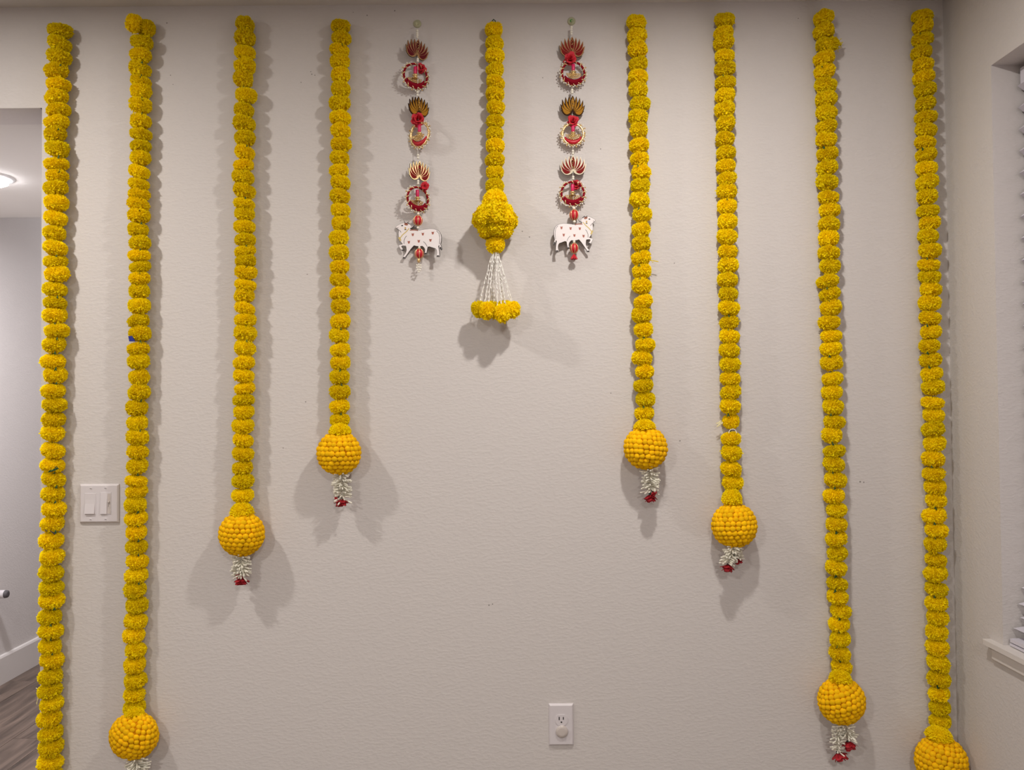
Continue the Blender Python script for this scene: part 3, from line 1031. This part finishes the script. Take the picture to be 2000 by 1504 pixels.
def lotus(parent, base, px, py, wpx, hpx, off, fill, rim, yaw=0.0, roll=0.0):
    """cut out lotus plate; (px,py) its centre"""
    c = P(px, py, off)
    o = inst('lotus_plate', None, parent)
    o.matrix_basis = Matrix.Translation(c - base) @ EUL(0, roll, yaw)
    sx = wpx / 50.0 * PX
    sz = hpx / 41.0 * PX
    plate = MB()
    k = 0
    items = []
    for (tx, tz, lo, up) in LOTUS:
        items += [(tx, tz, lo, up, 1), (tx, tz, lo, up, -1)]
    items.append((0.0, 20.0, 4.6, 4.6, 1))
    for (tx, tz, lo, up, sg) in items:
        b0 = (1.2, -12.5) if tx else (0, -11.0)
        out = [(x * sx * sg, z * sz) for x, z in leaf(b0, (tx, tz), lo, up, 6, 0.75)]
        k += 1
        solid(plate, out, -0.0004 * (1 + k * 0.33), 0.003, 0, 1)
        yf = -0.0004 * (1 + k * 0.33) - 0.0006
        b1 = Vector(b0) + (Vector((tx, tz)) - Vector(b0)).normalized() * 2.6
        inn = [(x * sx * sg, z * sz) for x, z in leaf(b1, (tx, tz), lo, up, 6, -1.05)]
        pm = MB()
        solid(pm, inn, yf, yf + 0.0005)
        pm.build('petal', fill, o)
    plate_o = plate.build('lotus_rim', [rim, M['burnt']], o)
    fil = MB()      # beaded filigree in the middle petal
    for j in range(34):
        t = U(0.12, 0.86)
        ww = 3.4 * math.sin(PI * t) * sx
        fil.ball((U(-ww, ww), yf - 0.0008, (-11 + 31 * t) * sz), 0.0011, 6, 4, 0 if j % 3 else 1)
    fo = fil.build('filigree', [M['goldbead'], M['burnt']], o)
    fo['kind'] = 'stuff'
    return o


def pearls(parent, base, px, ys, off, rpx=2.4, name='pearl'):
    for y in ys:
        b_ = MB()
        b_.ball((0, 0, 0), rpx * PX, 10, 7)
        b_.build(name, M['pearl'], parent, P(px, y, off) - base)


def fabric_rose(parent, base, px, py, rpx, off, seed=0):
    rnd = random.Random(40 + seed)
    r = rpx * PX
    m_ = MB()
    for k in range(16):
        a = k * 2.4
        op = 0.25 + 0.085 * k
        d = Vector((math.cos(a) * math.sin(op), -math.cos(op), math.sin(a) * math.sin(op)))
        o_ = Vector((math.cos(a), 0, math.sin(a)))
        up = (o_ - d * o_.dot(d)).normalized()
        petal_sheet(m_, Vector((0, r * 0.35, 0)) + o_ * r * 0.08, d, up, r * rnd.uniform(0.9, 1.25), r * 0.52, r * rnd.uniform(-0.1, 0.25))
    o = m_.build('fabric_rose', M['coral'], parent, P(px, py, off) - base)
    s_ = o.modifiers.new('thick', 'SOLIDIFY'); s_.thickness = 0.0006
    return o


def ring(parent, base, px, py, rpx, off, gold=False, front=True, yaw=0.0, ry=None):
    r = rpx * PX
    zf = (ry / rpx) if ry else 1.0
    o = inst('ring', None, parent)
    o.matrix_basis = Matrix.Translation(P(px, py, off) - base) @ EUL(0, 0, yaw + (0 if front else PI)) @ Matrix.Diagonal((1, 1, zf, 1))
    N = 40
    hoop = MB()
    tr = 2.1 * PX
    hoop.tube([(r * math.cos(2 * PI * k / N), 0, r * math.sin(2 * PI * k / N)) for k in range(N)], tr, 8, closed=True)
    hoop.build('hoop', M['gold'] if gold else M['velvet'], o)
    wrap = MB()
    turns = 13
    NN = turns * 8
    pts = []
    for k in range(NN):
        a = 2 * PI * k / NN
        b = a * turns
        rr = r + math.cos(b) * tr * 1.05
        pts.append((rr * math.cos(a), math.sin(b) * tr * 1.05, rr * math.sin(a)))
    wrap.tube(pts, 0.0013, 5, closed=True)
    wrap.build('thread_wrap', M['gold'], o)
    cr = MB()            # crescent in the lower half
    A0, A1 = math.radians(200), math.radians(340)
    n = 16
    cpts = [((r * 0.80) * math.cos(A0 + (A1 - A0) * i / n), -0.001, (r * 0.80) * math.sin(A0 + (A1 - A0) * i / n)) for i in range(n + 1)]
    cr.tube(cpts, 5.0 * PX, 8, rf=lambda u: 0.25 + 0.75 * math.sin(PI * min(1, max(0, u))))
    cr.build('crescent', M['velvet'] if not gold else M['red'], o)
    fr_ = MB()           # pearl fringe on short pins round the outside
    nb = 50
    for k in range(nb):
        a = 2 * PI * (k + 0.5) / nb
        if 0.36 * PI < a < 0.64 * PI:
            continue
        L = r + (2.9 + (2.2 if (k % 2) else 0)) * PX
        fr_.tube([(r * math.cos(a), 0, r * math.sin(a)), (L * math.cos(a), -0.001, L * math.sin(a))], 0.0006, 4, 1)
        fr_.ball((L * math.cos(a), -0.001, L * math.sin(a)), 1.55 * PX, 7, 5, k % 3 == 0 and 1 or 0)
    f_ = fr_.build('pearl_fringe', [M['pearl'], M['goldbead']], o)
    f_['kind'] = 'stuff'
    pd = MB()
    pd.lathe((0, -0.002, 0), [(2.6 * PX, r * 0.80), (3.4 * PX, r * 0.72), (3.4 * PX, r * 0.28), (2.6 * PX, r * 0.18)], 12)
    pd.build('pink_bead', M['pink'], o)
    cap = MB()
    cap.lathe((0, -0.002, 0), [(2.2 * PX, r * 0.22), (6.2 * PX, r * 0.06), (3.0 * PX, r * 0.02), (3.4 * PX, -r * 0.08), (6.8 * PX, -r * 0.16), (2.0 * PX, -r * 0.18)], 14)
    cap.build('gold_cap', M['goldbead'], o)
    fan = MB()
    for row in range(4):
        rr = (3.0 + row * 2.9) * PX
        nn = 6 + row * 3
        for k in range(nn):
            a = PI + PI * (k + 0.5) / nn
            fan.ball((rr * math.cos(a) * 1.15, -0.0075, rr * math.sin(a) * 0.85 - r * 0.10), 1.35 * PX, 7, 5, (row + k) % 2 and 0 or 1)
    fo = fan.build('bead_fan', [M['pearl'], M['goldbead']], o)
    fo['kind'] = 'stuff'
    return o


def silk_ball(parent, base, px, py, rx, rz, off):
    m_ = MB()
    m_.ball((0, 0, 0), rx * PX, 18, 12, 0, (1, 1, rz / rx))
    o = m_.build('silk_ball', M['red'], parent, P(px, py, off) - base)
    b = MB()
    for k in range(7):
        a = 2 * PI * k / 7 + 0.35
        b.tube([(math.sin(t) * math.cos(a) * rx * PX * 1.02, math.sin(t) * math.sin(a) * rx * PX * 1.02, math.cos(t) * rz * PX * 1.02) for t in [0.15 + i * (PI - 0.3) / 10 for i in range(11)]], 0.0009, 5)
    b.build('gold_stripe', M['gold'], o)


COW = [(190, 899), (194, 886), (215, 877), (235, 866), (262, 858), (280, 856), (288, 846), (300, 845), (318, 856), (332, 868), (342, 880), (362, 884), (382, 888),
       (376, 903), (358, 914), (340, 920), (348, 932), (375, 938), (408, 942), (426, 951), (470, 944), (520, 940), (560, 938), (600, 944), (632, 956), (654, 976), (668, 1005),
       (674, 1040), (671, 1080), (664, 1112), (673, 1138), (680, 1164), (671, 1172), (657, 1150), (653, 1118), (648, 1122), (641, 1134), (648, 1165), (652, 1195), (654, 1232),
       (652, 1241), (622, 1241), (624, 1226), (629, 1200), (626, 1172), (612, 1152), (585, 1143), (545, 1128), (528, 1134), (523, 1160), (517, 1188), (518, 1204),
       (492, 1206), (494, 1195), (503, 1184), (502, 1158), (492, 1136), (472, 1118), (440, 1121), (410, 1116), (382, 1108), (352, 1140), (325, 1176), (305, 1205), (290, 1224),
       (288, 1240), (262, 1240), (268, 1218), (292, 1190), (303, 1158), (300, 1126), (296, 1108), (278, 1106), (255, 1104), (246, 1112), (258, 1134), (271, 1146), (268, 1158), (246, 1152),
       (232, 1132), (218, 1102), (226, 1094), (252, 1090), (262, 1086), (246, 1066), (230, 1040), (219, 1005), (217, 968), (221, 938), (216, 920), (200, 916)]


def offset_poly(poly, d):
    n = len(poly)
    area = sum(poly[i][0] * poly[(i + 1) % n][1] - poly[(i + 1) % n][0] * poly[i][1] for i in range(n))
    sg = 1 if area > 0 else -1
    out = []
    for i in range(n):
        p0, p1, p2 = Vector(poly[i - 1]), Vector(poly[i]), Vector(poly[(i + 1) % n])
        a = (p1 - p0).normalized(); b = (p2 - p1).normalized()
        na = Vector((a.y, -a.x)) * sg; nb = Vector((b.y, -b.x)) * sg
        nn = (na + nb)
        if nn.length < 0.3:
            nn = na
        nn.normalize()
        out.append(tuple(p1 + nn * d))
    return out


def cow(parent, base, cx, cy, off, sx=1.0, mirror=False, yaw=0.0):
    s_ = PX / 5.57
    f = lambda q: [((x - 432) * s_ * sx, -(y - 1035) * s_) for x, y in q]
    o = inst('cow_plate', None, parent)
    o.matrix_basis = Matrix.Translation(P(cx, cy, off) - base) @ EUL(0, 0, yaw) @ Matrix.Diagonal((-1 if mirror else 1, 1, 1, 1))
    body = f(COW)
    rim = MB()
    solid(rim, offset_poly(body, 0.0007), 0.0, 0.003)
    rim.build('black_rim', M['ink'], o)
    wh = MB()
    solid(wh, offset_poly(body, -0.0001), -0.0008, -0.0001)
    wh.build('body', M['cow'], o)
    pr = MB()

    def blob(x, y, rx, ry, mi, ang=0, n=10, yy=-0.0011):
        pl = []
        for k in range(n):
            a = 2 * PI * k / n
            u, v_ = rx * math.cos(a), ry * math.sin(a)
            pl.append((x + u * math.cos(ang) - v_ * math.sin(ang), y + u * math.sin(ang) + v_ * math.cos(ang)))
        solid(pr, f(pl), yy, -0.0007, mi, mi)

    def strip(pts, w_, mi, yy=-0.0011):
        L = []; Rr = []
        for i, p in enumerate(pts):
            a = Vector(pts[min(i + 1, len(pts) - 1)]) - Vector(pts[max(i - 1, 0)])
            a.normalize()
            nrm = Vector((-a.y, a.x)) * w_ * 0.5
            L.append(tuple(Vector(p) + nrm)); Rr.append(tuple(Vector(p) - nrm))
        solid(pr, f(L + Rr[::-1]), yy, -0.0007, mi, mi)
    for (x, y) in [(371, 990), (479, 990), (585, 985), (328, 1070), (435, 1065), (560, 1062)]:
        blob(x, y + 2, 11, 15, 1)
        blob(x - 8, y - 6, 4, 10, 1, -0.6)
        blob(x + 8, y - 6, 4, 10, 1, 0.6)
    blob(300, 872, 22, 14, 2, 0.3)
    strip([(340, 940), (375, 940), (415, 944), (424, 952)], 10, 2)
    strip([(332, 920), (300, 955), (262, 985), (232, 1022)], 10, 3)
    strip([(219, 1010), (232, 1030), (240, 1050)], 18, 3)
    blob(257, 885, 11, 7, 0)
    blob(291, 915, 9, 13, 4)
    blob(291, 932, 13, 4, 0)
    strip([(283, 850), (296, 862), (318, 858), (336, 872)], 9, 0)
    strip([(345, 888), (372, 892), (352, 908)], 4, 0)
    strip([(196, 914), (206, 908), (214, 902)], 4, 0)
    strip([(222, 930), (238, 945), (244, 958)], 4, 0)
    strip([(276, 1086), (276, 1050), (290, 1015), (305, 1000)], 4, 0)
    strip([(485, 1072), (505, 1092), (525, 1128)], 4, 0)
    strip([(625, 962), (652, 995), (660, 1040), (655, 1110)], 4, 0)
    blob(668, 1155, 8, 18, 0, -0.3)
    for (x, y) in [(638, 1235), (505, 1200), (275, 1234), (262, 1150)]:
        blob(x, y, 14, 6, 0)
    pr.build('painted_marks', [M['ink'], M['bud'], M['brown'], M['yellowprint'], M['goldbead']], o)
    return o


def hanging_base(px, py, label):
    b = P(px, py, 0)
    return thing('cow_hanging', label, 'wall hanging', b, 'beaded lotus and cow hangings either side of the centre garland'), b


def wire(parent, base, pts, off, r=0.0006, m='whitethread', name='thread'):
    m_ = MB()
    m_.tube([P(x, y, off) - base for x, y in pts], r, 5)
    return m_.build(name, M[m], parent)


# left hanging
H, B = hanging_base(815, 47, 'left beaded hanging of lotuses, rings and a white cow facing left')
OF = 0.022
wire(H, B, [(815, 60), (816, 118), (816, 200), (816, 300), (817, 360), (817, 440), (819, 490), (818, 520)], OF)
lotus(H, B, 815, 97, 47, 41, OF, M['maroon'], M['tan'], yaw=0.5, roll=0.10)
pearls(H, B, 816, [115.5, 119], OF + 0.004, 2.6)
ring(H, B, 811.5, 148.5, 23.5, OF, gold=False, front=False, yaw=0.45, ry=23.5)
fabric_rose(H, B, 822, 133, 9, OF - 0.008, 1)
pearls(H, B, 815.5, [180, 186], OF, 2.6)
lotus(H, B, 818, 209, 44, 40, OF, M['mustard'], M['burnt'], yaw=0.6, roll=-0.03)
fabric_rose(H, B, 816.5, 232, 12, OF + 0.006, 2)
ring(H, B, 820, 263, 22, OF, gold=True, front=True, yaw=-0.55, ry=23)
pearls(H, B, 816.5, [303, 308.5], OF, 2.6)
lotus(H, B, 819, 335, 44, 41, OF, M['brickred'], M['gold'], yaw=0.5, roll=0.03)
pearls(H, B, 816.7, [354, 358.5], OF + 0.004, 2.6)
ring(H, B, 816, 388.5, 22, OF, gold=False, front=False, yaw=0.6, ry=22.5)
fabric_rose(H, B, 829, 364, 8, OF - 0.006, 3)
pearls(H, B, 817, [417.5], OF, 2.8)
silk_ball(H, B, 816.3, 430.8, 9.0, 9.8, OF)
pearls(H, B, 816.3, [445], OF + 0.002, 2.8)
cow(H, B, 740 + 432 / 5.57, 280 + 1035 / 5.57, OF, 1.06, False, yaw=-0.22)
pearls(H, B, 819, [483.5], OF, 2.6)
silk_ball(H, B, 819, 495.4, 8.8, 9.6, OF)
b_ = MB()
b_.lathe((0, 0, 0), [(1.5 * PX, 5 * PX), (3.6 * PX, 0), (1.8 * PX, -4 * PX)], 10)
b_.build('gold_cap', M['goldbead'], H, P(818, 509, OF) - B)
for (x, y) in [(814.5, 518), (818, 517), (821.5, 518), (814, 522.5), (818, 522), (822, 523), (816, 527), (820, 527.5), (818, 531)]:
    pearls(H, B, x, [y], OF + U(-0.003, 0.003), 1.9)

H2, B2 = hanging_base(1116, 42, 'right beaded hanging of lotuses, rings and a white cow facing right')
H, B = H2, B2
wire(H, B, [(1116, 52), (1117, 116), (1117, 180), (1119, 300), (1119, 350), (1120, 410), (1121, 440), (1121, 500)], OF)
lotus(H, B, 1117.5, 93, 49, 42, OF, M['brickred'], M['tan'], yaw=0.06)
fabric_rose(H, B, 1114, 114.5, 11.5, OF + 0.006, 4)
ring(H, B, 1119.5, 143, 22, OF, gold=False, front=True, yaw=0.1)
pearls(H, B, 1117.5, [176, 181], OF, 2.9)
lotus(H, B, 1118.5, 208, 47, 42, OF, M['mustard'], M['burnt'], yaw=0.12)
fabric_rose(H, B, 1119, 235.5, 10, OF + 0.006, 5)
ring(H, B, 1119, 262, 20.5, OF, gold=True, front=True, yaw=0.0)
pearls(H, B, 1119, [295, 300], OF, 2.6)
lotus(H, B, 1119.5, 324, 50, 41, OF, M['brickred'], M['brightgold'], yaw=-0.05)
pearls(H, B, 1119.5, [345.5, 349.5], OF + 0.004, 2.6)
ring(H, B, 1118.5, 377.5, 22, OF, gold=False, front=False, yaw=0.05)
fabric_rose(H, B, 1125, 361, 9, OF - 0.008, 6)
pearls(H, B, 1121.3, [406.7], OF, 3.0)
silk_ball(H, B, 1121.3, 420, 8.8, 10.4, OF)
pearls(H, B, 1122, [433], OF + 0.002, 2.8)
cow(H, B, 1040 + 458 / 5.57, 280 + 972 / 5.57, OF, 0.94, True, yaw=0.12)
pearls(H, B, 1121.4, [472.5], OF, 2.8)
silk_ball(H, B, 1121.4, 485, 8.4, 9.6, OF)
b_ = MB()
for k in range(9):
    a = 2 * PI * k / 9
    b_.tube([(0, 0, 4 * PX), (math.cos(a) * 4 * PX, math.sin(a) * 4 * PX, -1 * PX), (math.cos(a) * 6 * PX, math.sin(a) * 6 * PX, -5 * PX)], 1.6 * PX, 6)
b_.build('red_tassel', M['red'], H, P(1121, 501.5, OF) - B)

for (H_, B_, x, ytop, ys, gb, lab) in [(None, None, 815, 47, [60, 64.5, 69, 73], False, 'clear adhesive hook above the left cow hanging'),
                                  (None, None, 1116, 42, [53, 57.5, 62, 66.5], True, 'clear adhesive hook with a green dot above the right cow hanging')]:
    HH, BB = (thing('adhesive_hook', lab, 'hook', P(x, ytop, 0)), P(x, ytop, 0))
    m_ = MB()
    m_.lathe((0, 0, 0), [(8 * PX, 0), (8 * PX, -0.0025), (7 * PX, -0.004)], 24, 'Y')
    m_.build('hook_pad', M['clear'], HH)
    m_ = MB()
    m_.tube([(0, -0.003, 0.002), (0, -0.010, -0.003), (0, -0.016, -0.010), (0, -0.021, -0.012), (0, -0.025, -0.008)], 0.0018, 6)
    m_.build('hook_arm', M['clear'], HH)
    m_ = MB()
    m_.lathe((0, 0, 0), [(3.2 * PX, -0.004), (2.6 * PX, -0.0065)], 12, 'Y')
    m_.build('hook_button', M['greenbit'] if gb else M['clear'], HH)
    par, pb = (H2, B2) if gb else (bpy.data.objects['cow_hanging'], P(815, 47, 0))
    pearls(par, pb, x, ys, OF, 2.6)

# ------------------------------------------------------------------ light switch and outlet
cx_, cz_ = P(195.5, 983, 0).x, P(195.5, 983, 0).z
sw = thing('light_switch', 'white two-gang light switch plate with a rocker and a slide dimmer', 'light switch', (cx_, D, cz_))
k = MB(); k.chamfer(0, 0, 38.3 * PX, 37.8 * PX, 0, -0.0075, 0.0045, 0.0045); bevel(k.build('plate', M['plastic'], sw), 0.0012, 2)
q = 1 / 12.53
r_ = MB()


def swx(X):
    return ((140 + X * q) - 195.5) * PX


def swz(Y):
    return -((920 + Y * q) - 983) * PX


k = MB(); k.box((swx(358), -0.0086, swz(1052)), (swx(632), -0.007, swz(535))); bevel(k.build('rocker_frame', M['plastic'], sw), 0.0006, 2)
k = MB()
x0_, x1_, zt, zb = swx(372), swx(605), swz(550), swz(1030)
zm = (zt + zb) / 2
k.add([(x0_, -0.0078, zt), (x1_, -0.0078, zt), (x0_, -0.0092, zm), (x1_, -0.0092, zm), (x0_, -0.0128, zb), (x1_, -0.0128, zb),
       (x0_, -0.006, zt), (x1_, -0.006, zt), (x0_, -0.006, zb), (x1_, -0.006, zb)],
      [(0, 1, 3, 2), (2, 3, 5, 4), (0, 6, 7, 1), (4, 5, 9, 8), (0, 2, 4, 8, 6), (1, 7, 9, 5, 3)])
k.build('rocker', M['plastic'], sw)
k = MB(); k.box((swx(735), -0.0086, swz(1050)), (swx(1000), -0.007, swz(518))); bevel(k.build('dimmer_frame', M['plastic'], sw), 0.0006, 2)
k = MB()
x0_, x1_, zt, zb = swx(750), swx(905), swz(535), swz(1035)
k.add([(x0_, -0.0088, zt), (x1_, -0.0088, zt), (x0_, -0.0118, zb), (x1_, -0.0118, zb), (x0_, -0.006, zt), (x1_, -0.006, zt), (x0_, -0.006, zb), (x1_, -0.006, zb)],
      [(0, 1, 3, 2), (0, 4, 5, 1), (2, 3, 7, 6), (0, 2, 6, 4), (1, 5, 7, 3)])
k.build('rocker', M['plastic'], sw)
k = MB(); k.box((swx(915), -0.0090, swz(1030)), (swx(985), -0.0084, swz(550))); k.build('slider_track', M['plastic2'], sw)
k = MB(); k.box((swx(935), -0.0092, swz(870)), (swx(948), -0.0089, swz(770))); k.build('slider_slot', M['screw'], sw)
k = MB(); k.box((swx(928), -0.0125, swz(762)), (swx(972), -0.009, swz(735))); bevel(k.build('slider_knob', M['plastic2'], sw), 0.0004, 1)
for (X, Y) in [(505, 420), (860, 418), (500, 1172), (865, 1172)]:
    k = MB(); k.lathe((swx(X), -0.0075, swz(Y)), [(0.0034, 0), (0.0030, -0.0008)], 12, 'Y'); s_ = k.build('screw', M['plastic'], sw)
    k = MB(); k.box((swx(X) - 0.0025, -0.0085, swz(Y) - 0.0005), (swx(X) + 0.0025, -0.0081, swz(Y) + 0.0005)); k.build('screw_slot', M['dark'], s_)

c0 = P(1096, 1414, 0)
ou = thing('wall_outlet', 'white wall outlet with a round safety cap in its lower socket', 'outlet', (c0.x, D, c0.z))
ox = lambda X: ((1040 + X / 11.57) - 1096) * PX
oz = lambda Y: -((1350 + Y / 11.57) - 1414) * PX
k = MB(); k.chamfer(0, 0, 24 * PX, 40 * PX, 0, -0.0075, 0.005, 0.004); bevel(k.build('plate', M['plastic'], ou), 0.0012, 2)


def sockface(zc):
    pl = []
    r_ = 12.2 * PX
    for i in range(24):
        a = 2 * PI * i / 24
        pl.append((r_ * math.cos(a) + ox(655), max(-10.2 * PX, min(10.2 * PX, r_ * math.sin(a))) + zc))
    m_ = MB()
    solid(m_, pl, -0.0092, -0.006)
    return m_


so = sockface(oz(625)).build('socket', M['plastic'], ou)
sockface(oz(880)).build('socket', M['plastic'], ou)
k = MB(); k.box((ox(590), -0.0095, oz(625)), (ox(612), -0.0091, oz(552))); k.build('slot', M['dark'], so)
k = MB(); k.box((ox(683), -0.0095, oz(617)), (ox(705), -0.0091, oz(556))); k.build('slot', M['dark'], so)
k = MB(); k.lathe((ox(650), 0, oz(672)), [(0.0024, -0.0090), (0.0024, -0.0095)], 10, 'Y'); k.build('slot', M['dark'], so)
k = MB(); k.lathe((ox(658), 0, oz(875)), [(11.8 * PX, -0.0092), (11.8 * PX, -0.0115), (10.8 * PX, -0.0132), (7 * PX, -0.0140)], 28, 'Y'); k.build('safety_cap', M['plastic2'], ou)

# ------------------------------------------------------------------ white door stop on the hall wall
dpos = Vector((HL, 3.585, 0.440))
ds = thing('door_stop', 'white wall door stop with a dark rubber tip in the hall, at the left edge', 'door stop', dpos)
k = MB(); k.lathe((0, 0, 0), [(0.026, 0.0), (0.026, 0.006), (0.012, 0.012)], 20, 'X'); k.build('base_plate', M['plastic'], ds)
k = MB(); k.lathe((0, 0, 0), [(0.013, 0.008), (0.013, 0.03), (0.019, 0.036), (0.019, 0.070)], 20, 'X'); o = k.build('stem', M['plastic'], ds)
k = MB(); k.lathe((0, 0, 0), [(0.0185, 0.070), (0.0165, 0.080), (0.010, 0.083)], 20, 'X'); k.build('rubber_tip', M['rubber'], ds)
